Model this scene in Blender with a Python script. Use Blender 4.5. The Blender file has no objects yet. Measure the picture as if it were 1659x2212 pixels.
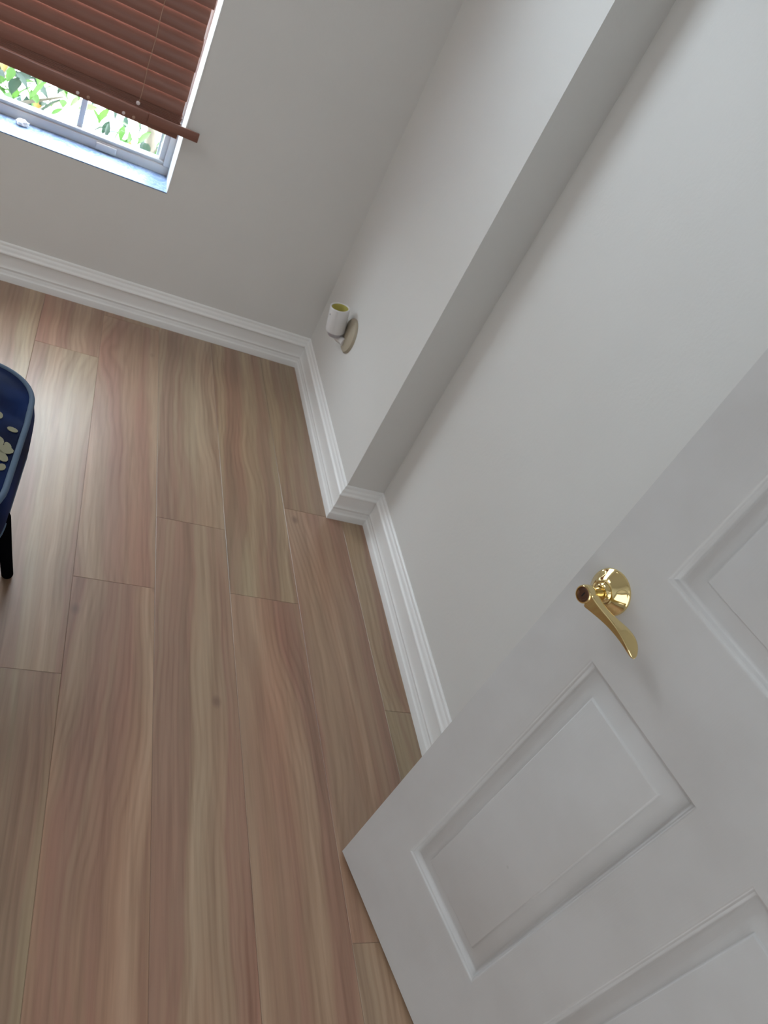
import bpy, bmesh, math, random
from mathutils import Vector, Matrix

random.seed(7)
scene = bpy.context.scene
COL = scene.collection

# ------------------------------------------------------------------ camera
F_PX = 1696.28
CAM = Vector((-0.91566, -2.65564, 1.45052))
RX = (0.88131427, -0.19617874, 0.42988262)
RY = (0.19768938, -0.67322788, -0.71251886)
RZ = (0.42919002, 0.71293627, -0.55454288)
cd = bpy.data.cameras.new('camera')
cam = bpy.data.objects.new('camera', cd)
COL.objects.link(cam)
cam.matrix_world = Matrix(((RX[0], -RY[0], -RZ[0], CAM.x), (RX[1], -RY[1], -RZ[1], CAM.y),
                           (RX[2], -RY[2], -RZ[2], CAM.z), (0, 0, 0, 1)))
cd.sensor_fit = 'VERTICAL'
cd.sensor_height = 36.0
cd.lens = F_PX / 2212 * 36.0
cd.clip_start = 0.02
cd.dof.use_dof = True
cd.dof.focus_distance = 1.35
cd.dof.aperture_fstop = 8.0
scene.camera = cam

# ------------------------------------------------------------------ colour management
vs = scene.view_settings
vs.view_transform = 'Standard'
vs.look = 'None'
vs.gamma = 1.0
vs.use_curve_mapping = False
vs.exposure = 0.0

# ------------------------------------------------------------------ daylight
SKY = 21.5            # overcast-bright sky outside
world = bpy.data.worlds.new('sky')
scene.world = world
world.use_nodes = True
bg = world.node_tree.nodes['Background']
bg.inputs['Color'].default_value = (0.85, 0.91, 1.0, 1)
bg.inputs['Strength'].default_value = SKY

def sun(name, direction, strength, angle, color):
    l = bpy.data.lights.new(name, 'SUN')
    l.energy = strength; l.angle = math.radians(angle); l.color = color
    o = bpy.data.objects.new(name, l); COL.objects.link(o)
    o.rotation_euler = Vector(direction).to_track_quat('-Z', 'Y').to_euler()
    return o
sun('sun', (0.35, 0.75, -0.9), 9.0, 1.0, (1.0, 0.95, 0.85))   # from behind the house onto the garden

def portal(name, loc, direction, sx, sy):
    o = area(name, loc, direction, sx, sy, 1.0, (1, 1, 1)); o.data.cycles.is_portal = True
    return o

def area(name, loc, direction, sx, sy, power, color):
    l = bpy.data.lights.new(name, 'AREA')
    l.shape = 'RECTANGLE'; l.size = sx; l.size_y = sy; l.energy = power; l.color = color
    o = bpy.data.objects.new(name, l); COL.objects.link(o)
    o.location = loc
    o.rotation_euler = Vector(direction).to_track_quat('-Z', 'Y').to_euler()
    return o
L_HALL = 1.5
L_CEIL = 2.0
L_ROOM = 12.5           # added overhead fill light for the room, unseen source
L_HALLFILL = 15.0  # added fill light in the hall, no window there

# ------------------------------------------------------------------ helpers
def link(name, me, mat=None, parent=None):
    o = bpy.data.objects.new(name, me)
    COL.objects.link(o)
    if mat: 
        for m in (mat if isinstance(mat, (list, tuple)) else [mat]): me.materials.append(m)
    if parent: o.parent = parent
    return o

def from_bm(name, bm, mat=None, parent=None, smooth=False, angle=None):
    bmesh.ops.recalc_face_normals(bm, faces=bm.faces[:])
    me = bpy.data.meshes.new(name)
    bm.to_mesh(me); bm.free()
    if smooth:
        for p in me.polygons: p.use_smooth = True
        if angle is not None:
            me.set_sharp_from_angle(angle=math.radians(angle))
    return link(name, me, mat, parent)

def empty(name, loc=(0, 0, 0)):
    o = bpy.data.objects.new(name, None)
    o.empty_display_size = .05
    COL.objects.link(o); o.location = loc
    return o

def tag(o, label=None, cat=None, group=None, kind=None):
    if label: o['label'] = label
    if cat: o['category'] = cat
    if group: o['group'] = group
    if kind: o['kind'] = kind
    return o

def box(bm, x0, x1, y0, y1, z0, z1, bevel=0.0, seg=2):
    v = [bm.verts.new((x, y, z)) for x in (x0, x1) for y in (y0, y1) for z in (z0, z1)]
    fs = []
    for idx in ((0, 1, 3, 2), (4, 6, 7, 5), (0, 4, 5, 1), (2, 3, 7, 6), (0, 2, 6, 4), (1, 5, 7, 3)):
        fs.append(bm.faces.new([v[i] for i in idx]))
    if bevel:
        es = list({e for f in fs for e in f.edges})
        bmesh.ops.bevel(bm, geom=es, offset=bevel, segments=seg, affect='EDGES', profile=.5)
    return v

def box_obj(name, b, mat, parent=None, bevel=0.0, seg=2):
    bm = bmesh.new(); box(bm, *b, bevel=bevel, seg=seg)
    return from_bm(name, bm, mat, parent, smooth=bool(bevel), angle=40)

def lathe(bm, prof, origin, axis, n=48, cap0=True, cap1=True):
    """prof: list of (radius, distance along axis)"""
    axis = Vector(axis).normalized(); origin = Vector(origin)
    t = Vector((0, 0, 1)) if abs(axis.z) < .9 else Vector((1, 0, 0))
    e1 = axis.cross(t).normalized(); e2 = axis.cross(e1)
    rings = []
    for r, h in prof:
        c = origin + axis * h
        rings.append([bm.verts.new(c + (e1 * math.cos(2 * math.pi * k / n) + e2 * math.sin(2 * math.pi * k / n)) * r) for k in range(n)])
    for A, B in zip(rings, rings[1:]):
        for k in range(n):
            bm.faces.new((A[k], A[(k + 1) % n], B[(k + 1) % n], B[k]))
    if cap0: bm.faces.new(rings[0][::-1])
    if cap1: bm.faces.new(rings[-1])

def tube(bm, pts, r, n=12, cap=True):
    pts = [Vector(p) for p in pts]
    rings = []
    prev = None
    for i, p in enumerate(pts):
        d = (pts[min(i + 1, len(pts) - 1)] - pts[max(i - 1, 0)]).normalized()
        if prev is None:
            t = Vector((0, 0, 1)) if abs(d.z) < .9 else Vector((1, 0, 0))
            e1 = d.cross(t).normalized()
        else:
            e1 = (prev - d * prev.dot(d)).normalized()
        prev = e1
        e2 = d.cross(e1)
        rr = r[i] if isinstance(r, (list, tuple)) else r
        rings.append([bm.verts.new(p + (e1 * math.cos(2 * math.pi * k / n) + e2 * math.sin(2 * math.pi * k / n)) * rr) for k in range(n)])
    for A, B in zip(rings, rings[1:]):
        for k in range(n):
            bm.faces.new((A[k], A[(k + 1) % n], B[(k + 1) % n], B[k]))
    if cap:
        bm.faces.new(rings[0][::-1]); bm.faces.new(rings[-1])

# ------------------------------------------------------------------ materials
class NT:
    def __init__(s, name):
        s.m = bpy.data.materials.new(name); s.m.use_nodes = True
        s.t = s.m.node_tree; s.b = s.t.nodes['Principled BSDF']
    def n(s, typ, **kw):
        nd = s.t.nodes.new(typ)
        for k, v in kw.items():
            if k in nd.inputs: nd.inputs[k].default_value = v
            else: setattr(nd, k, v)
        return nd
    def l(s, a, b): s.t.links.new(a, b)
    def math(s, op, a, b=None, c=None):
        nd = s.t.nodes.new('ShaderNodeMath'); nd.operation = op
        for i, v in enumerate((a, b, c)):
            if v is None: continue
            if isinstance(v, (int, float)): nd.inputs[i].default_value = v
            else: s.l(v, nd.inputs[i])
        return nd.outputs[0]
    def mix(s, fac, a, b, mode='MIX'):
        nd = s.t.nodes.new('ShaderNodeMix'); nd.data_type = 'RGBA'; nd.blend_type = mode
        for sock, v in ((nd.inputs[0], fac), (nd.inputs[6], a), (nd.inputs[7], b)):
            if isinstance(v, (int, float)): sock.default_value = v
            elif isinstance(v, (tuple, list)): sock.default_value = (*v[:3], 1)
            else: s.l(v, sock)
        return nd.outputs[2]
    def ramp(s, fac, stops):
        nd = s.t.nodes.new('ShaderNodeValToRGB')
        el = nd.color_ramp.elements
        while len(el) < len(stops): el.new(.5)
        for e, (p, c) in zip(el, stops):
            e.position = p; e.color = (*c, 1) if len(c) == 3 else c
        s.l(fac, nd.inputs[0])
        return nd.outputs[0]
    def bump(s, h, strength, dist=0.001):
        nd = s.t.nodes.new('ShaderNodeBump'); nd.inputs['Strength'].default_value = strength
        nd.inputs['Distance'].default_value = dist
        s.l(h, nd.inputs['Height']); s.l(nd.outputs[0], s.b.inputs['Normal'])
    def noise(s, vec, scale, detail=2, rough=.5, dist=0.0):
        nd = s.t.nodes.new('ShaderNodeTexNoise')
        nd.inputs['Scale'].default_value = scale; nd.inputs['Detail'].default_value = detail
        nd.inputs['Roughness'].default_value = rough; nd.inputs['Distortion'].default_value = dist
        if vec is not None: s.l(vec, nd.inputs['Vector'])
        return nd.outputs[0]

def simple(name, col, rough=.5, metal=0.0, spec=.5, bump=None, vary=0.0, vscale=6):
    m = NT(name); b = m.b
    b.inputs['Base Color'].default_value = (*col, 1)
    b.inputs['Roughness'].default_value = rough; b.inputs['Metallic'].default_value = metal
    b.inputs['Specular IOR Level'].default_value = spec
    tc = m.n('ShaderNodeTexCoord').outputs['Object']
    if vary:
        f = m.noise(tc, vscale, 3)
        c2 = tuple(max(0, c * (1 - vary)) for c in col); c3 = tuple(min(1, c * (1 + vary)) for c in col)
        m.l(m.ramp(f, [(.3, c2), (.7, c3)]), b.inputs['Base Color'])
    if bump:
        m.bump(m.noise(tc, bump[0], 3), bump[1], bump[2] if len(bump) > 2 else .001)
    return m.m

M = {}
M['wall'] = simple('wall_paint', (.745, .737, .715), .62, spec=.35, bump=(110, .22, .0012), vary=.012, vscale=2.0)
M['ceiling'] = simple('ceiling_paint', (.80, .80, .78), .9, bump=(60, .4, .003))
M['trim'] = simple('trim_paint', (.90, .90, .89), .34, bump=(40, .05), vary=.01)
M['vinyl'] = simple('white_vinyl', (.50, .50, .50), .38, vary=.02)
M['brass'] = simple('polished_brass', (.86, .70, .36), .09, metal=1.0, bump=(30, .02))
M['keyway'] = simple('dark_bronze_cylinder', (.16, .085, .06), .35, metal=.7)
M['keyslot'] = simple('keyhole_black', (.01, .008, .008), .6)
M['plastic'] = simple('white_plastic', (.74, .73, .73), .32, vary=.02)
M['ivory'] = simple('aged_ivory_plastic', (.42, .37, .28), .5, vary=.05)
M['yellow'] = simple('yellowed_socket_lining', (.62, .56, .18), .5)
M['greycap'] = simple('grey_collar', (.42, .40, .43), .4)
M['blackmetal'] = simple('black_powder_coat', (.004, .004, .005), .6, spec=0.0, bump=(300, .1))
M['piping'] = simple('blue_grey_piping', (.075, .12, .185), .75, bump=(500, .4))
M['cream'] = simple('cream_embroidery', (.27, .26, .17), .85, bump=(700, .6))
M['peach'] = simple('peach_embroidery', (.70, .36, .24), .85, bump=(700, .6))
M['cord'] = simple('brown_cord', (.42, .26, .19), .8)
M['clear_plug'] = simple('pale_plug', (.75, .66, .66), .3)
M['bark'] = simple('bark', (.20, .17, .14), .9, bump=(20, .8, .01), vary=.3)
M['soil'] = simple('pale_patio_paving', (.62, .60, .56), .95, bump=(30, .8, .02), vary=.3)
M['tissue'] = simple('white_tissue', (.85, .83, .82), .9)
M['lamp_metal'] = simple('fixture_metal', (.75, .75, .74), .35)
M['hinge'] = simple('hinge_brass', (.70, .55, .28), .25, metal=1.0)

def fabric():
    m = NT('navy_fabric')
    tc = m.n('ShaderNodeTexCoord').outputs['Object']
    f = m.noise(tc, 9, 2)
    m.l(m.ramp(f, [(.35, (.0025, .006, .028)), (.7, (.004, .018, .085))]), m.b.inputs['Base Color'])
    m.b.inputs['Roughness'].default_value = .78
    m.b.inputs['Specular IOR Level'].default_value = .12
    m.bump(m.noise(tc, 900, 2), .4, .0006)
    return m.m
M['navy'] = fabric()

def door_paint():
    m = NT('door_paint')
    b = m.b
    tc = m.n('ShaderNodeTexCoord').outputs['Object']
    mp = m.n('ShaderNodeMapping'); m.l(tc, mp.inputs[0]); mp.inputs['Scale'].default_value = (70, 70, 2.2)
    g = m.noise(mp.outputs[0], 6, 3, .6, .4)
    sm = m.noise(tc, 5.5, 4, .55)
    c = m.ramp(sm, [(.36, (.61, .61, .61)), (.62, (.655, .66, .665))])
    # small scuffs
    vo = m.n('ShaderNodeTexVoronoi'); m.l(tc, vo.inputs['Vector']); vo.inputs['Scale'].default_value = 9
    spot = m.ramp(vo.outputs['Distance'], [(.015, (1, 1, 1)), (.035, (0, 0, 0))])
    c = m.mix(m.math('MULTIPLY', spot, .35), c, (.35, .34, .34))
    m.l(c, b.inputs['Base Color'])
    b.inputs['Roughness'].default_value = .42
    m.bump(g, .16, .0009)
    return m.m
M['door'] = door_paint()

def blind_mat():
    m = NT('brown_faux_wood')
    tc = m.n('ShaderNodeTexCoord').outputs['Object']
    mp = m.n('ShaderNodeMapping'); m.l(tc, mp.inputs[0]); mp.inputs['Scale'].default_value = (1.5, 40, 40)
    g = m.noise(mp.outputs[0], 5, 3)
    m.l(m.ramp(g, [(.3, (.225, .098, .070)), (.7, (.255, .113, .080))]), m.b.inputs['Base Color'])
    m.b.inputs['Roughness'].default_value = .36
    m.b.inputs['Specular IOR Level'].default_value = .45
    tl = m.n('ShaderNodeBsdfTranslucent'); tl.inputs[0].default_value = (.55, .20, .07, 1)
    mx = m.n('ShaderNodeMixShader'); mx.inputs[0].default_value = .035
    out = [n for n in m.t.nodes if n.type == 'OUTPUT_MATERIAL'][0]
    m.l(m.b.outputs[0], mx.inputs[1]); m.l(tl.outputs[0], mx.inputs[2]); m.l(mx.outputs[0], out.inputs[0])
    return m.m
M['blind'] = blind_mat()

def marble():
    m = NT('marble_sill')
    tc = m.n('ShaderNodeTexCoord').outputs['Object']
    n1 = m.noise(tc, 22, 5, .65, 1.6)
    m.l(m.ramp(n1, [(.36, (.30, .41, .56)), (.45, (.12, .21, .42)), (.52, (.32, .42, .56)), (.66, (.18, .27, .46))]), m.b.inputs['Base Color'])  # veined marble with the sky's blue reflection put into its colours
    m.b.inputs['Roughness'].default_value = .42
    m.bump(m.noise(tc, 35, 4), .15, .002)
    return m.m
M['marble'] = marble()

def glass():
    m = NT('window_glass'); t = m.t
    t.nodes.remove(m.b)
    out = [n for n in t.nodes if n.type == 'OUTPUT_MATERIAL'][0]
    tr = m.n('ShaderNodeBsdfTransparent'); tr.inputs[0].default_value = (.93, .97, .97, 1)
    gl = m.n('ShaderNodeBsdfGlossy'); gl.inputs['Roughness'].default_value = .02
    lw = m.n('ShaderNodeLayerWeight'); lw.inputs[0].default_value = .5
    fr = m.math('ADD', m.math('MULTIPLY', m.math('POWER', lw.outputs['Facing'], 5.0), .90), .04)
    mx = m.n('ShaderNodeMixShader')
    m.l(fr, mx.inputs[0]); m.l(tr.outputs[0], mx.inputs[1]); m.l(gl.outputs[0], mx.inputs[2])
    m.l(mx.outputs[0], out.inputs[0])
    return m.m
M['glass'] = glass()

def leaf(name, c0, c1):
    m = NT(name); t = m.t; b = m.b
    oi = m.n('ShaderNodeTexCoord').outputs['Object']
    f = m.noise(oi, 3, 2)
    col = m.ramp(f, [(.3, c0), (.7, c1)])
    m.l(col, b.inputs['Base Color']); b.inputs['Roughness'].default_value = .45
    tl = m.n('ShaderNodeBsdfTranslucent'); m.l(col, tl.inputs[0])
    mx = m.n('ShaderNodeMixShader'); mx.inputs[0].default_value = .4
    out = [n for n in t.nodes if n.type == 'OUTPUT_MATERIAL'][0]
    m.l(b.outputs[0], mx.inputs[1]); m.l(tl.outputs[0], mx.inputs[2]); m.l(mx.outputs[0], out.inputs[0])
    return m.m
M['leaf'] = leaf('green_leaf', (.045, .13, .022), (.12, .25, .05))
M['leafdark'] = leaf('dark_leaf', (.018, .04, .03), (.035, .07, .045))
M['leafyellow'] = leaf('yellow_leaf', (.30, .17, .03), (.38, .24, .08))

def emis(name, col, strength):
    m = NT(name); b = m.b
    b.inputs['Emission Color'].default_value = (*col, 1); b.inputs['Emission Strength'].default_value = strength
    b.inputs['Base Color'].default_value = (.8, .8, .8, 1)
    return m.m

def floor_mat():
    m = NT('laminate_planks'); b = m.b
    geo = m.n('ShaderNodeTexCoord').outputs['Object']
    at = m.n('ShaderNodeAttribute'); at.attribute_name = 'plank'
    sp = m.n('ShaderNodeSeparateColor'); m.l(at.outputs['Color'], sp.inputs[0])
    r1, r2, edge = sp.outputs[0], sp.outputs[1], sp.outputs[2]
    xyz = m.n('ShaderNodeSeparateXYZ'); m.l(geo, xyz.inputs[0])
    X, Y = xyz.outputs[0], xyz.outputs[1]
    def vec(x, y, z):
        c = m.n('ShaderNodeCombineXYZ')
        for i, v in enumerate((x, y, z)):
            if isinstance(v, (int, float)): c.inputs[i].default_value = v
            else: m.l(v, c.inputs[i])
        return c.outputs[0]
    seed = m.math('MULTIPLY', r1, 37.0)
    seed2 = m.math('MULTIPLY', r2, 53.0)
    # slow wander of the grain sideways
    wob = m.noise(vec(m.math('MULTIPLY', X, 2.6), m.math('MULTIPLY', Y, .95), seed), 1.0, 1, .4)
    wob2 = m.noise(vec(m.math('MULTIPLY', X, 9.0), m.math('MULTIPLY', Y, 3.0), seed2), 1.0, 2, .5)
    field = m.math('ADD', X, m.math('ADD', m.math('MULTIPLY', wob, .26), m.math('MULTIPLY', wob2, .045)))
    # broad tonal strips (three or four per plank), following the same field
    strip = m.noise(vec(m.math('MULTIPLY', field, 19.0), m.math('MULTIPLY', Y, .30), seed2), 1.0, 2, .5)
    base = m.ramp(strip, [(.32, (.265, .172, .114)), (.42, (.320, .202, .140)), (.50, (.335, .238, .157)), (.57, (.365, .268, .175)), (.68, (.415, .320, .215))])
    # plank-to-plank tint: pinkish / olive
    tint = m.ramp(r2, [(0.0, (1.05, .93, .92)), (.35, (1.0, 1.0, 1.0)), (.7, (.98, 1.0, .92)), (1.0, (1.06, 1.02, 1.0))])
    base = m.mix(1.0, base, tint, 'MULTIPLY')
    hue = m.noise(vec(m.math('MULTIPLY', X, 6.5), m.math('MULTIPLY', Y, .8), seed), 1.4, 2)
    base = m.mix(m.ramp(hue, [(.42, (0, 0, 0)), (.68, (.55, .55, .55))]), base, m.mix(1.0, base, (1.10, .86, .84), 'MULTIPLY'))
    # growth rings (cathedral figure)
    ring = m.math('SINE', m.math('MULTIPLY', field, 420.0))
    ring = m.math('POWER', m.math('ADD', m.math('MULTIPLY', ring, .5), .5), 2.2)
    amp = m.noise(vec(m.math('MULTIPLY', X, 7.0), m.math('MULTIPLY', Y, 1.3), seed), 1.2, 2)
    ringf = m.math('MULTIPLY', ring, m.ramp(amp, [(.38, (.05, .05, .05)), (.62, (.50, .50, .50))]))
    base = m.mix(ringf, base, m.mix(1.0, base, (.70, .62, .58), 'MULTIPLY'))
    # pores / fine streaks
    fine = m.noise(vec(m.math('MULTIPLY', X, 190), m.math('MULTIPLY', Y, 5), seed), 1.0, 3, .6)
    base = m.mix(m.ramp(fine, [(.42, (0, 0, 0)), (.72, (.42, .42, .42))]), base, m.mix(1.0, base, (1.22, 1.22, 1.2), 'MULTIPLY'))
    fine2 = m.noise(vec(m.math('MULTIPLY', X, 75), m.math('MULTIPLY', Y, 2.4), seed2), 1.0, 3, .6)
    base = m.mix(m.ramp(fine2, [(.46, (0, 0, 0)), (.70, (.62, .62, .62))]), base, m.mix(1.0, base, (.68, .62, .58), 'MULTIPLY'))
    # knots
    vo = m.n('ShaderNodeTexVoronoi'); vo.inputs['Scale'].default_value = 1.0
    m.l(vec(m.math('MULTIPLY', X, 5.2), m.math('MULTIPLY', Y, 3.3), seed), vo.inputs['Vector'])
    kn = m.ramp(vo.outputs['Distance'], [(.02, (.6, .6, .6)), (.07, (0, 0, 0))])
    base = m.mix(kn, base, (.13, .07, .05))
    base = m.mix(m.math('MULTIPLY', edge, .25), base, (.11, .065, .045))
    m.l(base, b.inputs['Base Color'])
    b.inputs['Roughness'].default_value = .33
    m.l(m.math('ADD', m.math('MULTIPLY', fine, .10), .36), b.inputs['Roughness'])
    b.inputs['Coat Weight'].default_value = .8; b.inputs['Coat Roughness'].default_value = .38
    b.inputs['Specular IOR Level'].default_value = .5
    m.bump(m.math('ADD', fine, m.math('MULTIPLY', ring, .3)), .10, .0006)
    return m.m
M['floor'] = floor_mat()

# ------------------------------------------------------------------ room shell
A_, B_ = 0.8661, 0.12628          # pier length along the right wall, pier depth
XL, YB, H = -3.10, -2.80, 2.45    # left wall, back wall, ceiling height
WX1, WX0, WZ0, WZ1 = -0.6470, -1.95, 0.4713, 2.05   # window opening
T = 0.20
def struct(o, label=None):
    o['kind'] = 'structure'
    if label: o['label'] = label
    return o

def wall_obj(name, boxes):
    bm = bmesh.new()
    for bx in boxes: box(bm, *bx)
    return struct(from_bm(name, bm, M['wall']))

wall_obj('wall_far', [(XL - T, WX0, 0, T, 0, H), (WX1, 0.0, 0, T, 0, H), (WX0, WX1, 0, T, 0, WZ0 - .004), (WX0, WX1, 0, T, WZ1, H)])
wall_obj('wall_pier', [(0, B_ + T, -A_, T, 0, H)])
wall_obj('wall_right', [(B_, B_ + T, YB - T, -A_, 0, H)])
DX0, DX1 = -0.74, 0.055           # doorway in the back wall
wall_obj('wall_back', [(XL - T, DX0, YB - .12, YB, 0, H), (DX1, B_, YB - .12, YB, 0, H), (DX0, DX1, YB - .12, YB, 2.06, H)])
wall_obj('wall_left', [(XL - T, XL, YB - .12, 0, 0, H)])
struct(box_obj('ceiling', (XL - T, 1.8, -4.4, T, H, H + .15), M['ceiling']))
# hallway behind the doorway
wall_obj('wall_hall', [(-2.1, -1.9, -4.4, YB - .12, 0, H), (1.6, 1.8, -4.4, YB - .12, 0, H), (-2.1, 1.8, -4.4, -4.2, 0, H), (B_ + T, 1.8, YB - .32, YB - .12, 0, H)])

# floor planks: one mesh, every plank with its own tone
bm = bmesh.new()
cl = bm.loops.layers.float_color.new('plank')
PW, PX0, PL = 0.1925, -0.1600, 1.247
joint = {0: -0.880, -1: -1.268, -2: -1.030, -3: -1.292, -4: -0.326, 1: -1.584, -5: -1.05, -6: -.6}
k0 = int(math.floor((XL - PX0) / PW)) - 1; k1 = int(math.ceil((1.8 - PX0) / PW))
rp = random.Random(21)
for k in range(k0, k1):
    xa, xb = PX0 + k * PW, PX0 + (k + 1) * PW
    j = joint.get(k, -rp.uniform(.1, 1.2))
    y = j
    while y < .12: y += PL
    while y > -4.4:
        ya, yb = y - PL, y
        r = (rp.random(), rp.random())
        g = .0011
        outer = [(xa, ya), (xb, ya), (xb, yb), (xa, yb)]
        inner = [(xa + g, ya + g), (xb - g, ya + g), (xb - g, yb - g), (xa + g, yb - g)]
        vo_ = [bm.verts.new((p[0], p[1], -.0009)) for p in outer]
        vi = [bm.verts.new((p[0], p[1], 0)) for p in inner]
        f = bm.faces.new(vi)
        for l in f.loops: l[cl] = (r[0], r[1], 0, 1)
        for i in range(4):
            f = bm.faces.new((vo_[i], vo_[(i + 1) % 4], vi[(i + 1) % 4], vi[i]))
            for l in f.loops: l[cl] = (r[0], r[1], 1, 1)
        y -= PL
vv = [bm.verts.new(p) for p in ((XL - T, -4.4, -.01), (1.8, -4.4, -.01), (1.8, T, -.01), (XL - T, T, -.01))]
bm.faces.new(vv)
vv2 = [bm.verts.new((v.co.x, v.co.y, -.12)) for v in vv]
bm.faces.new(vv2[::-1])
for i in range(4): bm.faces.new((vv[i], vv2[i], vv2[(i + 1) % 4], vv[(i + 1) % 4]))
me = bpy.data.meshes.new('floor'); bm.to_mesh(me); bm.free()
struct(link('floor', me, M['floor']))

# baseboards: a colonial profile swept along each wall with mitred ends
PROF = [(.0182, 0), (.0182, .020), (.0174, .0235), (.0150, .0265), (.0138, .030), (.0138, .0335), (.0120, .038), (.0126, .043), (.0134, .0460),
        (.0112, .0500), (.0104, .054), (.0100, .060), (.0100, .088), (.0104, .0905), (.0140, .0935), (.0148, .0965), (.0138, .1000), (.0110, .1025), (.0094, .1060),
        (.0092, .110), (.0078, .1145), (.0052, .1185), (.0050, .1225), (.0044, .1265), (.0020, .1300), (0.0, .1302)]
def baseboard(name, fa, fb):
    bm = bmesh.new()
    ra = [bm.verts.new((*fa(t), z)) for t, z in PROF]
    rb = [bm.verts.new((*fb(t), z)) for t, z in PROF]
    for i in range(len(PROF) - 1):
        bm.faces.new((ra[i], ra[i + 1], rb[i + 1], rb[i]))
    a0, b0 = bm.verts.new((*fa(0), 0)), bm.verts.new((*fb(0), 0))
    bm.faces.new((a0, ra[0], rb[0], b0))
    bm.faces.new([a0] + ra[::-1][1:][::-1] if False else [a0] + ra)
    bm.faces.new([b0] + rb)
    bm.faces.new((a0, b0, rb[-1], ra[-1]))
    bmesh.ops.remove_doubles(bm, verts=bm.verts[:], dist=1e-6)
    o = from_bm(name, bm, M['trim'], smooth=True, angle=24)
    return struct(o)
baseboard('baseboard_far', lambda t: (XL + t, -t), lambda t: (-t, -t))
baseboard('baseboard_pier', lambda t: (-t, -t), lambda t: (-t, -A_ - t))
baseboard('baseboard_return', lambda t: (-t, -A_ - t), lambda t: (B_ - t, -A_ - t))
baseboard('baseboard_right', lambda t: (B_ - t, -A_ - t), lambda t: (B_ - t, YB))
baseboard('baseboard_left', lambda t: (XL + t, YB + t), lambda t: (XL + t, -t))
baseboard('baseboard_back', lambda t: (XL + t, YB + t), lambda t: (DX0 - .07, YB + t))

# door casing (mostly beside / behind the camera)
bm = bmesh.new()
for x0, x1 in ((DX0 - .062, DX0 - .004),):
    box(bm, x0, x1, YB, YB + .014, 0, 2.12, .003)
box(bm, DX0 - .062, DX1 + .062, YB, YB + .014, 2.062, 2.12, .003)
box(bm, DX1 + .004, DX1 + .060, YB, YB + .014, 0, 2.06, .003)
struct(from_bm('trim_1', bm, M['trim'], smooth=True, angle=35))

# ------------------------------------------------------------------ window
FY = 0.139                                    # inner face of the window frame
win = struct(empty('window_1', (0.5 * (WX0 + WX1), 0.15, WZ0)))
def wchild(name, bm, mat, smooth=True):
    o = from_bm(name, bm, mat, smooth=smooth, angle=35)
    o.parent = win; o.matrix_parent_inverse = Matrix.Translation(-win.location)
    return o
bm = bmesh.new()                              # marble sill
box(bm, WX0, WX1, .0005, T, WZ0 - .004, WZ0, .0008)
wchild('window_sill', bm, M['marble'])
bm = bmesh.new()                              # fixed frame
box(bm, WX0, WX1, FY + .004, T, WZ0, WZ0 + .030, .002)
box(bm, WX0, WX1, FY, T, WZ1 - .03, WZ1, .002)
box(bm, WX0, WX0 + .022, FY, T, WZ0 + .03, WZ1 - .03, .002)
box(bm, WX1 - .022, WX1, FY, T, WZ0 + .03, WZ1 - .03, .002)
wchild('window_frame', bm, M['vinyl'])
SX0, SX1 = WX0 + .022, WX1 - .020
bm = bmesh.new()                              # lower sash
box(bm, SX0, SX1, FY + .010, FY + .038, WZ0 + .026, WZ0 + .045, .002)
box(bm, SX0, SX1, FY + .006, FY + .012, WZ0 + .037, WZ0 + .043, .001)
box(bm, SX0, SX1, FY + .010, FY + .038, 1.24, 1.285, .002)
box(bm, SX0, SX0 + .022, FY + .010, FY + .038, WZ0 + .045, 1.24, .002)
box(bm, SX1 - .020, SX1, FY + .010, FY + .038, WZ0 + .045, 1.24, .002)
box(bm, SX0, SX1, FY + .036, FY + .056, 1.27, 1.30, .002)
wchild('window_sash', bm, M['vinyl'])
bm = bmesh.new()                              # screen frame edge just inside the stile
box(bm, SX1 - .029, SX1 - .021, FY + .040, FY + .046, WZ0 + .045, 1.24, .001)
wchild('screen_frame', bm, simple('grey_screen_frame', (.32, .34, .36), .5))
bm = bmesh.new()
for x in (-.940, -1.30, -1.66):
    box(bm, x - .009, x + .009, FY + .018, FY + .030, WZ0 + .044, WZ1 - .03, .002)
wchild('muntin', bm, simple('muntin_blue_grey', (.50, .55, .60), .4))
bm = bmesh.new()
box(bm, SX0 + .01, SX1 - .01, FY + .022, FY + .026, WZ0 + .04, WZ1 - .03)
wchild('glass_pane', bm, M['glass'], smooth=False)
bm = bmesh.new()
box(bm, -.882, -.818, FY - .004, FY + .006, WZ0 + .004, WZ0 + .026, .002)
wchild('sash_lift', bm, M['vinyl'])
# corner bead highlight put in as a slim lining of lighter paint
bm = bmesh.new()
box(bm, WX1 - .0012, WX1 + .002, -.0015, FY, WZ0, WZ1, .0006)
wchild('reveal_highlight', bm, M['trim'])

# ceiling lamps for hall and room, added out of view as fill
def dome_lamp(name, x, y, power, label):
    t = empty(name, (x, y, H))
    tag(t, label, 'lamp')
    bm = bmesh.new(); lathe(bm, [(.15, 0), (.15, -.02), (.14, -.025)], (0, 0, 0), (0, 0, 1))
    from_bm('lamp_base', bm, M['lamp_metal'], t, True, 40)
    bm = bmesh.new(); lathe(bm, [(.135, -.024), (.13, -.05), (.10, -.075), (.05, -.09), (.005, -.094)], (0, 0, 0), (0, 0, 1))
    from_bm('lamp_shade', bm, emis('lit_frosted_glass', (1.0, .97, .93), power), t, True, 60)
    return t
area('hall_fill_light', (-.5, -4.15, 1.35), (0, 1, 0), 1.6, 1.6, L_HALLFILL, (.97, .98, 1.0))  # added area light, soft fill through the doorway; the hall has no window
dome_lamp('added_ceiling_lamp', -.35, -3.5, L_HALL, 'round frosted ceiling lamp added out of view as fill light in the hall')
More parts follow.
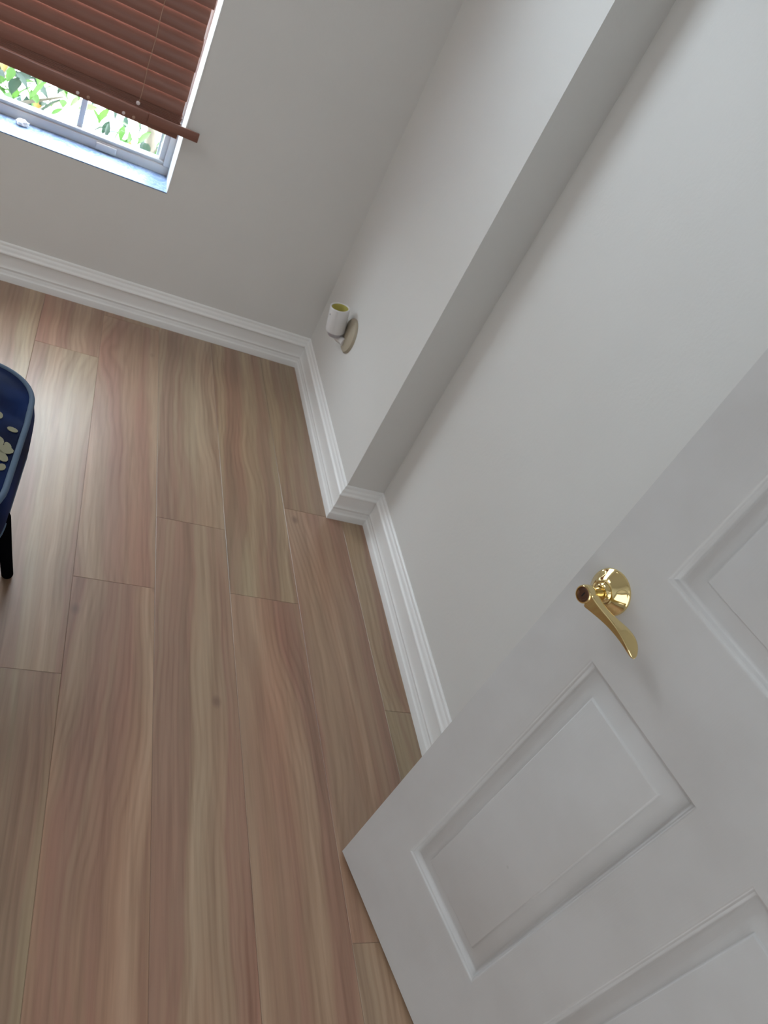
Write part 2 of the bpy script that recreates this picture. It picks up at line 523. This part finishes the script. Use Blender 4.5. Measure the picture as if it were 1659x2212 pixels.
area('room_fill_light', (-2.2, -.9, H - .11), (0, 0, -1), .9, .9, L_ROOM, (.98, .985, 1.0))  # added ambient fill to brighten the walls, unseen source
dome_lamp('added_ceiling_lamp', -2.2, -.9, L_CEIL, 'round frosted ceiling lamp added out of view as fill light in the room')

# ------------------------------------------------------------------ window blind
blind = empty('window_blind', (0.5 * (WX0 + WX1), 0.02, .70))
tag(blind, 'brown faux wood window blind lowered with closed lower slats and unseen upper slats opened for daylight over the white framed window', 'blind')
def bchild(name, bm, mat, smooth=True, ang=35, parent=None):
    o = from_bm(name, bm, mat, smooth=smooth, angle=ang)
    p = parent or blind
    o.parent = p
    if parent is None: o.matrix_parent_inverse = Matrix.Translation(-blind.location)
    return o
BX0, BX1 = WX0 + .018, WX1 - .018
rs = random.Random(3)
bm = bmesh.new()
PITCH = .0440
nsl = int((WZ1 - .07 - .715) / PITCH)
for i in range(nsl + 1):
    zc = .7335 + i * PITCH
    tilt = math.radians(74)
    if zc > 1.18: tilt = math.radians(max(10, 74 - (zc - 1.20) * 190))  # unseen upper slats turned open to let daylight into the room
    slope = -.016 + .010 * min(1, i / 8)
    dx = rs.uniform(-.004, .003)
    n = 6; w = .0505
    top = []; bot = []
    L = []
    for j in range(n + 1):
        u = (j / n - .5) * w
        crown = .0055 * (1 - (2 * j / n - 1) ** 2)
        # u runs from the lower room-side edge to the upper edge
        yy = .020 + u * math.cos(tilt) - crown * math.sin(tilt)
        zz = u * math.sin(tilt) + crown * math.cos(tilt)
        yb_ = yy + .0028 * math.sin(tilt); zb_ = zz - .0028 * math.cos(tilt)
        L.append(((yy, zz), (yb_, zb_)))
    prof = [a for a, b in L] + [b for a, b in L[::-1]]
    va = [bm.verts.new((BX0 + dx, y, zc + z + slope * (BX0 - BX1))) for y, z in prof]
    vb = [bm.verts.new((BX1 + dx, y, zc + z)) for y, z in prof]
    m_ = len(prof)
    for j in range(m_): bm.faces.new((va[j], va[(j + 1) % m_], vb[(j + 1) % m_], vb[j]))
    bm.faces.new(va[::-1]); bm.faces.new(vb)
bchild('slats', bm, M['blind'])
def tilted_box(x0, x1, y0, y1, z0, z1, sl, bev):
    bm = bmesh.new(); box(bm, x0, x1, y0, y1, z0, z1, bev)
    for v in bm.verts: v.co.z += sl * (v.co.x - x1)
    return bm
rail = bchild('bottom_rail', tilted_box(BX0 - .003, BX1 - .001, -.020, .030, .647, .686, -.030, .003), M['blind'])
for k, (zz, dx) in enumerate(((.6872, .002), (.6905, -.002), (.6938, .001), (.6971, .000), (.7004, .002), (.7037, -.001), (.7070, .001), (.7103, 0))):
    bchild('stacked_slat', tilted_box(BX0, BX1 + dx, -.004 + .003 * k, .046 + .002 * (k % 2), zz, zz + .0028, -.020, .0008), M['blind'])
bchild('loose_slat', tilted_box(-.760, -.6065, -.030, -.0215, .6635, .6915, -.012, .0015), M['blind'])
tag(bpy.data.objects['loose_slat'], 'brown slat end sticking out past the window edge over the wall')
for x in (BX1 - .130, BX0 + .13, .5 * (BX0 + BX1)):
    bm = bmesh.new()
    tube(bm, [(x, .0005, .69)] + [(x + .001 * math.sin(i), -.0035 + .001 * math.sin(i * 2.1), .712 + .022 * i) for i in range(0, 58)], .0011, 6)
    bchild('ladder_cord', bm, M['cord'])
    bm = bmesh.new(); lathe(bm, [(.006, 0), (.006, .002), (.003, .004)], (x - .002, -.0005, .700), (0, -1, .2), 16)
    bchild('cord_button', bm, M['clear_plug'])
for x, mt in ((-.962, 'clear_plug'), (-.932, 'cord'), (-.800, 'cord'), (-.83, 'clear_plug')):
    bm = bmesh.new(); z_ = .6575 - .030 * (x - BX1)
    lathe(bm, [(.0048, 0), (.0045, .002), (.0015, .0028)], (x, -.020, z_), (0, -1, 0), 14)
    bchild('rail_plug', bm, M[mt], parent=rail)
bm = bmesh.new(); box(bm, BX0, BX1, -.01, .05, WZ1 - .055, WZ1 - .002, .002)
bchild('head_rail', bm, M['blind'])

portal('window_daylight_portal', (.5 * (WX0 + WX1), .215, .5 * (WZ0 + WZ1)), (0, -1, 0), WX1 - WX0, WZ1 - WZ0)

# crumpled tissue on the sill
bm = bmesh.new(); bmesh.ops.create_icosphere(bm, subdivisions=3, radius=.013)
rr = random.Random(5)
for v in bm.verts:
    v.co *= rr.uniform(.62, 1.2); v.co.x *= 1.5; v.co.z *= .75
zmin = min(v.co.z for v in bm.verts)
for v in bm.verts: v.co.z -= zmin
o = from_bm('paper_scrap', bm, M['tissue']); o.location = (-1.096, .105, WZ0)
tag(o, 'small crumpled scrap of white paper lying on the marble window sill', 'paper')

# ------------------------------------------------------------------ garden outside the window
g = box_obj('ground', (-8, 6, .2, 12, -.5, -.3), M['soil']); struct(g)
def leaf_mesh(bm, c, d, up, L, W, mi):
    d = d.normalized(); s = d.cross(up).normalized(); nrm = s.cross(d)
    pts = []
    for t, w in ((0, .06), (.25, .8), (.5, 1), (.75, .7), (1, .03)):
        ctr = c + d * (L * t) - nrm * (L * .25 * t * t)
        pts.append((ctr - s * W * w * .5 + nrm * W * .12, ctr, ctr + s * W * w * .5 + nrm * W * .12))
    vs_ = [[bm.verts.new(p) for p in row] for row in pts]
    for a, b_ in zip(vs_, vs_[1:]):
        for k in range(2):
            f = bm.faces.new((a[k], a[k + 1], b_[k + 1], b_[k])); f.material_index = mi; f.smooth = True
def shrub(x, y, r, h, nleaf, label, seed, trunk_pts=None):
    R = random.Random(seed)
    t = empty('shrub', (x, y, -.3)); tag(t, label, 'shrub', None)
    bm = bmesh.new()
    tp = trunk_pts or [(0, 0, 0), (.03, .02, h * .4), (-.02, 0, h * .75), (.03, 0, h)]
    tube(bm, tp, [.035 - .007 * i for i in range(len(tp))], 10)
    for k in range(9):
        a = R.uniform(0, 6.28); z0 = R.uniform(.15, .85) * h
        tube(bm, [(0, 0, z0), (math.cos(a) * r * .5, math.sin(a) * r * .5, z0 + .15), (math.cos(a) * r * .95, math.sin(a) * r * .95, z0 + .25)], [.012, .008, .004], 6)
    from_bm('trunk', bm, M['bark'], t, True, 60)
    bm = bmesh.new()
    for k in range(nleaf):
        a = R.uniform(0, 6.28); q = r * math.sqrt(R.random()); z0 = R.uniform(.08, 1.05) * h
        c = Vector((math.cos(a) * q, math.sin(a) * q, z0))
        d = Vector((R.uniform(-1, 1), R.uniform(-1, 1), R.uniform(-.9, .35)))
        L = R.uniform(.05, .095)
        mi = 2 if R.random() < .05 else (1 if R.random() < .35 else 0)
        leaf_mesh(bm, c, d, Vector((R.uniform(-.3, .3), R.uniform(-.3, .3), 1)), L, L * .48, mi)
    o = from_bm('foliage', bm, [M['leaf'], M['leafdark'], M['leafyellow']], t)
    for p in o.data.polygons: p.use_smooth = True
    o['kind'] = 'stuff'
shrub(-1.30, .75, .34, 1.05, 900, 'leafy green shrub seen through the left of the gap under the blind', 11)
shrub(-.66, 1.30, .33, 1.0, 520, 'leafy green shrub seen at the right of the gap under the blind', 12)
shrub(-2.2, 1.25, .40, 1.05, 500, 'leafy green shrub outside behind the lowered blind', 13)

# ------------------------------------------------------------------ the open door
TH = -1.30164
U = Vector((math.cos(TH), math.sin(TH), 0)); N = Vector((U.y, -U.x, 0))     # along the leaf, out of its near face
D0 = Vector((-0.15568, -1.95242, 0))
DWD, DZ0, DZ1, DT = .775, .012, 2.032, .035
door = empty('door_1', D0)
struct(door, 'white six panel door standing open with a brass lever handle')
# local frame: x along the leaf, y out of the near face (towards the camera), z up
Mloc = Matrix(((U.x, N.x, 0, D0.x), (U.y, N.y, 0, D0.y), (0, 0, 1, 0), (0, 0, 0, 1)))
door.matrix_world = Mloc

RINGS = [(0.0, 0.0), (.0016, -.0004), (.0030, -.0018), (.0044, -.0036), (.0056, -.0040), (.0066, -.0062), (.0082, -.0092), (.0100, -.0112), (.0122, -.0118), (.0145, -.0112), (.0392, -.0046), (.0404, -.0040), (.0416, -.0014), (.0432, -.0008)]
def panelled_face(bm, y0, sgn, sx, sz):
    def V(x, d, z): return bm.verts.new((x, y0 + sgn * d, z))
    for i in range(len(sx) - 1):
        for j in range(len(sz) - 1):
            a, b_, c, d = sx[i], sx[i + 1], sz[j], sz[j + 1]
            if i % 2 == 1 and j % 2 == 1:
                prev = None
                for off, dep in RINGS:
                    ring = [V(a + off, dep, c + off), V(b_ - off, dep, c + off), V(b_ - off, dep, d - off), V(a + off, dep, d - off)]
                    if prev:
                        for k in range(4): bm.faces.new((prev[k], prev[(k + 1) % 4], ring[(k + 1) % 4], ring[k]))
                    prev = ring
                bm.faces.new(prev)
            else:
                bm.faces.new([V(a, 0, c), V(b_, 0, c), V(b_, 0, d), V(a, 0, d)])
sx = [0, .1025, .3375, .4375, .6725, DWD]
sz = [DZ0, .2205, .8035, .9740, 1.600, 1.700, 1.915, DZ1]
bm = bmesh.new()
panelled_face(bm, 0.0, 1, sx, sz)
panelled_face(bm, -DT, -1, sx, sz)
e = []
for (x0, z0), (x1, z1) in (((0, DZ0), (0, DZ1)), ((DWD, DZ0), (DWD, DZ1)), ((0, DZ0), (DWD, DZ0)), ((0, DZ1), (DWD, DZ1))):
    vs4 = [bm.verts.new(p) for p in ((x0, 0, z0), (x1, 0, z1), (x1, -DT, z1), (x0, -DT, z0))]
    bm.faces.new(vs4)
bmesh.ops.remove_doubles(bm, verts=bm.verts[:], dist=2e-5)
bmesh.ops.recalc_face_normals(bm, faces=bm.faces[:])
me = bpy.data.meshes.new('door_leaf'); bm.to_mesh(me); bm.free()
for p in me.polygons: p.use_smooth = True
me.set_sharp_from_angle(angle=math.radians(50))
leafo = link('door_leaf', me, M['door'], door)

# hinges on the far edge
for z in (.25, 1.02, 1.80):
    bm = bmesh.new()
    lathe(bm, [(.006, 0), (.006, .09)], (DWD + .004, -DT - .004, z), (0, 0, 1), 16)
    box(bm, DWD - .0005, DWD + .001, -DT, -.002, z, z + .09)
    from_bm('hinge', bm, M['hinge'], door, True, 40)

# lever handle
S0, Z0 = .0578, .8960
def make_handle(side):
    y0 = 0.0 if side > 0 else -DT
    def P(s, h, z): return Vector((s, y0 + side * h, z))
    # four rails of the blade: front-top ridge, back-top, back-bottom, front-bottom  (s, h, z)
    st = [  # ridge            back-top            back-bottom         front-bottom
        ((.0640, .0605, .9085), (.0640, .0440, .9085), (.0640, .0440, .8835), (.0640, .0605, .8835)),
        ((.0740, .0600, .9060), (.0745, .0445, .9060), (.0735, .0450, .8865), (.0735, .0595, .8855)),
        ((.0860, .0570, .9035), (.0870, .0440, .9040), (.0850, .0440, .8880), (.0850, .0560, .8870)),
        ((.0980, .0530, .9015), (.1000, .0400, .9030), (.0975, .0400, .8885), (.0970, .0520, .8880)),
        ((.1120, .0490, .8995), (.1140, .0345, .9040), (.1115, .0370, .8895), (.1100, .0480, .8885)),
        ((.1260, .0468, .8970), (.1280, .0305, .9055), (.1270, .0360, .8905), (.1250, .0458, .8885)),
        ((.1400, .0470, .8945), (.1420, .0310, .9055), (.1420, .0370, .8910), (.1400, .0460, .8885)),
        ((.1520, .0490, .8925), (.1540, .0370, .9035), (.1540, .0410, .8915), (.1520, .0478, .8885)),
        ((.1610, .0512, .8915), (.1625, .0440, .8990), (.1625, .0455, .8920), (.1605, .0500, .8895)),
        ((.1650, .0510, .8925), (.1655, .0475, .8950), (.1655, .0480, .8930), (.1650, .0505, .8915)),
    ]
    bm = bmesh.new()
    rings = [[bm.verts.new(P(*q)) for q in row] for row in st]
    for A, B in zip(rings, rings[1:]):
        for k in range(4): bm.faces.new((A[k], A[(k + 1) % 4], B[(k + 1) % 4], B[k]))
    bm.faces.new(rings[0][::-1]); bm.faces.new(rings[-1])
    cr = bm.edges.layers.float.new('crease_edge')
    bm.verts.ensure_lookup_table()
    for e_ in bm.edges:
        i, j = e_.verts[0].index, e_.verts[1].index
    for A, B in zip(rings, rings[1:]):
        for k in (0, 3):
            e_ = bm.edges.get((A[k], B[k])); e_[cr] = .65
        for k in (1, 2):
            e_ = bm.edges.get((A[k], B[k])); e_[cr] = .35
    h = from_bm('door_handle', bm, M['brass'], door, True)
    sub = h.modifiers.new('sub', 'SUBSURF'); sub.levels = 3; sub.render_levels = 3
    bm = bmesh.new()
    lathe(bm, [(.0085, .018), (.0085, .040), (.0100, .0425), (.0118, .0445), (.0132, .050), (.0134, .0560), (.0128, .0600), (.0118, .0612), (.0106, .0612), (.0104, .0600), (.0102, .0585)], P(S0, 0, Z0), (0, side, 0), 40, True, False)
    from_bm('lever_neck', bm, M['brass'], h, True, 50)
    bm = bmesh.new()
    lathe(bm, [(.0338, 0), (.0340, .0015), (.0332, .0035), (.0318, .0046), (.0300, .0062), (.0262, .0105), (.0225, .0145), (.0190, .0178), (.0172, .0188), (.0166, .0190), (.0160, .0186),
               (.0148, .0186), (.0142, .0192), (.0138, .0205), (.0110, .0225), (.0102, .0228), (.0095, .0224)], P(S0, 0, Z0), (0, side, 0), 64)
    from_bm('rosette', bm, M['brass'], h, True, 40)
    bm = bmesh.new()
    lathe(bm, [(.0103, .0560), (.0103, .0594), (.0095, .0600), (.0072, .0602), (.0068, .0594), (.0001, .0594)], P(S0, 0, Z0), (0, side, 0), 32, True, False)
    kc = from_bm('key_cylinder', bm, M['keyway'], h, True, 40)
    bm = bmesh.new()
    c = P(S0, .0597, Z0)
    box(bm, c.x - .0009, c.x + .0009, c.y - .0004, c.y + .0004, c.z - .0040, c.z + .0040, .0002, 1)
    ks = from_bm('key_slot', bm, M['keyslot'], kc)
    ks.parent = h
    return h
make_handle(1)
make_handle(-1)
# latch plate on the hidden edge
bm = bmesh.new(); box(bm, -.0012, .0002, -DT + .005, -.005, Z0 - .028, Z0 + .028, .0004, 1)
from_bm('latch_plate', bm, M['brass'], door)

# ------------------------------------------------------------------ bulb socket on the pier
sock = empty('lamp_socket', (0, -.355, .360))
tag(sock, 'white cylindrical bulb socket on a round wall plate low beside the corner', 'lamp socket')
bm = bmesh.new(); lathe(bm, [(.060, 0), (.060, .004), (.056, .009), (.040, .012), (.012, .013)], (0, 0, 0), (-1, 0, 0), 48)
from_bm('wall_plate', bm, M['ivory'], sock, True, 40)
ax = Vector((-.020, .0, .0895)).normalized()
cb = Vector((-.040, .042, -.022))          # bottom centre of the barrel
bm = bmesh.new(); lathe(bm, [(.022, -.012), (.026, -.006), (.028, .002), (.028, .006)], cb, ax, 40)
from_bm('collar', bm, M['greycap'], sock, True, 40)
bm = bmesh.new()
lathe(bm, [(.026, .004), (.0325, .005), (.0335, .010), (.0335, .088), (.0330, .091), (.0315, .0925), (.0290, .0920), (.0280, .0900)], cb, ax, 48, True, False)
body = from_bm('socket_barrel', bm, M['plastic'], sock, True, 40)
bm = bmesh.new(); lathe(bm, [(.0280, .0900), (.0272, .040), (.0150, .036), (.0002, .036)], cb, ax, 48, False, False)
lin_ = from_bm('socket_lining', bm, M['yellow'], sock, True, 50)
lin_['label'] = 'yellowed inner lining of the socket'
bm = bmesh.new(); c = cb + ax * .062 + Vector((-.0325, -.012, 0)) ; lathe(bm, [(.0022, -.002), (.0022, .0012), (.0005, .0016)], c, (-1, -.25, 0), 14)
from_bm('screw', bm, M['greycap'], sock, True, 40)
bm = bmesh.new(); tube(bm, [cb - ax * .006, cb + Vector((.016, -.006, -.016)), Vector((-.008, 0, -.03)) ], [.014, .013, .014], 16)
from_bm('stem', bm, M['plastic'], sock, True, 60)

# ------------------------------------------------------------------ folding chair at the left edge
chair = empty('folding_chair', (-1.14, -1.40, 0))
tag(chair, 'folding chair with a navy cushion, embroidered flowers, blue grey piping and splayed black legs', 'chair')
CO = chair.location.copy()
def cchild(name, bm, mat, smooth=True, ang=60, parent=None):
    o = from_bm(name, bm, mat, smooth=smooth, angle=ang)
    o.parent = parent or chair
    if parent is None: o.matrix_parent_inverse = Matrix.Translation(-CO)
    return o
def outline(n_c=10, grow=0.0):
    # plan outline of the seat, counter-clockwise, starting at the near right corner
    x1, x0, y0, y1 = -.906 + grow, -1.375 - grow, -1.640 - grow, -1.172 + grow
    pts = []
    for cx, cy, r, a0 in ((x1, y0, .10, -90), (x1, y1, .105, 0), (x0, y1, .105, 90), (x0, y0, .10, 180)):
        ccx = cx - math.copysign(r, cx - (-1.14)); ccy = cy - math.copysign(r, cy - (-1.40))
        for k in range(n_c + 1):
            a = math.radians(a0 + 90 * k / n_c)
            pts.append(Vector((ccx + r * math.cos(a), ccy + r * math.sin(a), 0)))
    return pts
def subdiv(pts, m):
    out = []
    for i, p in enumerate(pts):
        q = pts[(i + 1) % len(pts)]
        k = max(1, int((q - p).length / m))
        for j in range(k): out.append(p.lerp(q, j / k))
    return out
OUT = subdiv(outline(), .03)
CC = Vector((-1.14, -1.405, 0))
def taper(p):
    v = p - CC
    v.x *= 1 - .25 * max(0.0, -1.34 - p.y)
    return v
def seat_h(x, y):
    # a puffed pad with a crease across it near the far end
    z = .450
    e_ = abs(y - (-1.315 + .12 * (x + .93)))
    z -= .012 * math.exp(-(e_ / .010) ** 2)
    return z
bm = bmesh.new()
rings = []
for s, zz in ((.90, .366), (1.035, .362), (1.050, .368), (1.058, .385), (1.052, .405), (1.030, .430), (1.003, .446), (.985, .452)):
    rings.append([bm.verts.new(CC + taper(p) * s + Vector((0, 0, zz))) for p in OUT])
for s in (.95, .9, .84, .77, .7, .62, .54, .45, .35, .25, .12):
    r_ = []
    for p in OUT:
        q = CC + taper(p) * s
        puff = .022 * (1 - ((s - .3) / .68) ** 2) if s > .3 else .022
        r_.append(bm.verts.new((q.x, q.y, seat_h(q.x, q.y) + puff)))
    rings.append(r_)
nO = len(OUT)
for A, B in zip(rings, rings[1:]):
    for k in range(nO): bm.faces.new((A[k], A[(k + 1) % nO], B[(k + 1) % nO], B[k]))
bm.faces.new(rings[-1]); bm.faces.new(rings[0][::-1])
seat = cchild('seat', bm, M['navy'])
def piping(zz, r, s):
    bm = bmesh.new()
    pts = [CC + taper(p) * s + Vector((0, 0, zz)) for p in OUT]
    pts = pts + [pts[0]]
    tube(bm, pts, r, 10, False)
    return bm
cchild('piping', piping(.450, .0058, 1.000), M['piping'], parent=seat)
cchild('piping', piping(.365, .0035, 1.045), M['piping'], parent=seat)

def flower(bm, c, r, npet, ang0=0.0, nrm=Vector((0, 0, 1))):
    t = Vector((1, 0, 0)); e1 = (t - nrm * t.dot(nrm)).normalized(); e2 = nrm.cross(e1)
    for k in range(npet):
        a = ang0 + 2 * math.pi * k / npet
        d = e1 * math.cos(a) + e2 * math.sin(a); s_ = nrm.cross(d)
        ring = []
        for j in range(12):
            b_ = 2 * math.pi * j / 12
            p = c + d * (r * .55 + r * .45 * math.cos(b_)) + s_ * (r * .30 * math.sin(b_))
            ring.append(bm.verts.new(p))
        bm.faces.new(ring)
        top = [bm.verts.new(v.co + nrm * .0012) for v in ring]
        bm.faces.new(top)
        for j in range(12): bm.faces.new((ring[j], ring[(j + 1) % 12], top[(j + 1) % 12], top[j]))
def stitch(bm, pts, r=.0012): tube(bm, pts, r, 6)
def SH(x, y):
    # height of the pad surface (matches the rings above)
    return seat_h(x, y) + .006
def surf(x, y):
    from mathutils.bvhtree import BVHTree
    global _bvh
    if '_bvh' not in globals():
        mm = seat.data
        _bvh = BVHTree.FromPolygons([v.co.copy() for v in mm.vertices], [tuple(p.vertices) for p in mm.polygons])
    hit = _bvh.ray_cast(Vector((x, y, 1)), Vector((0, 0, -1)))
    return hit[0], hit[1]
for k, (x, y, r, npet) in enumerate(((-.952, -1.447, .036, 6), (-1.10, -1.40, .034, 6), (-1.22, -1.50, .034, 6), (-1.03, -1.56, .030, 6), (-1.30, -1.37, .03, 6))):
    p, nn = surf(x, y)
    if nn.z < 0: nn = -nn
    bm = bmesh.new(); flower(bm, p + nn * .0004, r, npet, .3 + k, nn)
    for a in (.4, 2.3, 4.4):
        q = [p + Vector((math.cos(a) * t, math.sin(a) * t, 0)) for t in (r * .9, r * 1.5, r * 2.0)]
        pts_ = []
        for v in q:
            h_, n_ = surf(v.x, v.y)
            if h_: pts_.append(h_ + Vector((0, 0, .0012)))
        if len(pts_) == 3: stitch(bm, pts_)
    cchild('embroidered_flower', bm, M['cream'], parent=seat)
for (x, y, a) in ((-.926, -1.440, 1.9), (-.936, -1.50, 1.2), (-.955, -1.365, 1.6), (-.94, -1.38, .1), (-1.06, -1.36, .5), (-1.17, -1.45, 2.0)):
    p, nn = surf(x, y)
    if nn.z < 0: nn = -nn
    bm = bmesh.new(); flower(bm, p + nn * .0004, .022, 1, a, nn)
    cchild('embroidered_leaf', bm, M['cream'], parent=seat)
# crossed legs: two X frames, each leg splayed along y
def leg(x0, ytop, x1, yfoot, ztop=.372):
    bm = bmesh.new()
    tube(bm, [(x0, ytop, ztop), ((x0 + x1) / 2, (ytop + yfoot) / 2, ztop / 2), (x1, yfoot, .006), (x1, yfoot - .0005, .0)], [.0125, .0125, .0125, .010], 20)
    return bm
for args in ((-.911, -1.526, -.877, -1.322), (-.935, -1.25, -.925, -1.60), (-1.365, -1.54, -1.39, -1.322), (-1.345, -1.25, -1.355, -1.60)):
    cchild('leg', leg(*args), M['blackmetal'])
# backrest on the far left, out of the picture
bm = bmesh.new()
box(bm, -1.43, -1.375, -1.60, -1.21, .47, .84, .022, 4)
cchild('backrest', bm, M['navy'])
for y in (-1.60, -1.21):
    bm = bmesh.new()
    tube(bm, [(-1.365, y * .97 - .045, .372), (-1.385, y, .46), (-1.40, y, .80)], .0105, 12)
    cchild('back_post', bm, M['blackmetal'])
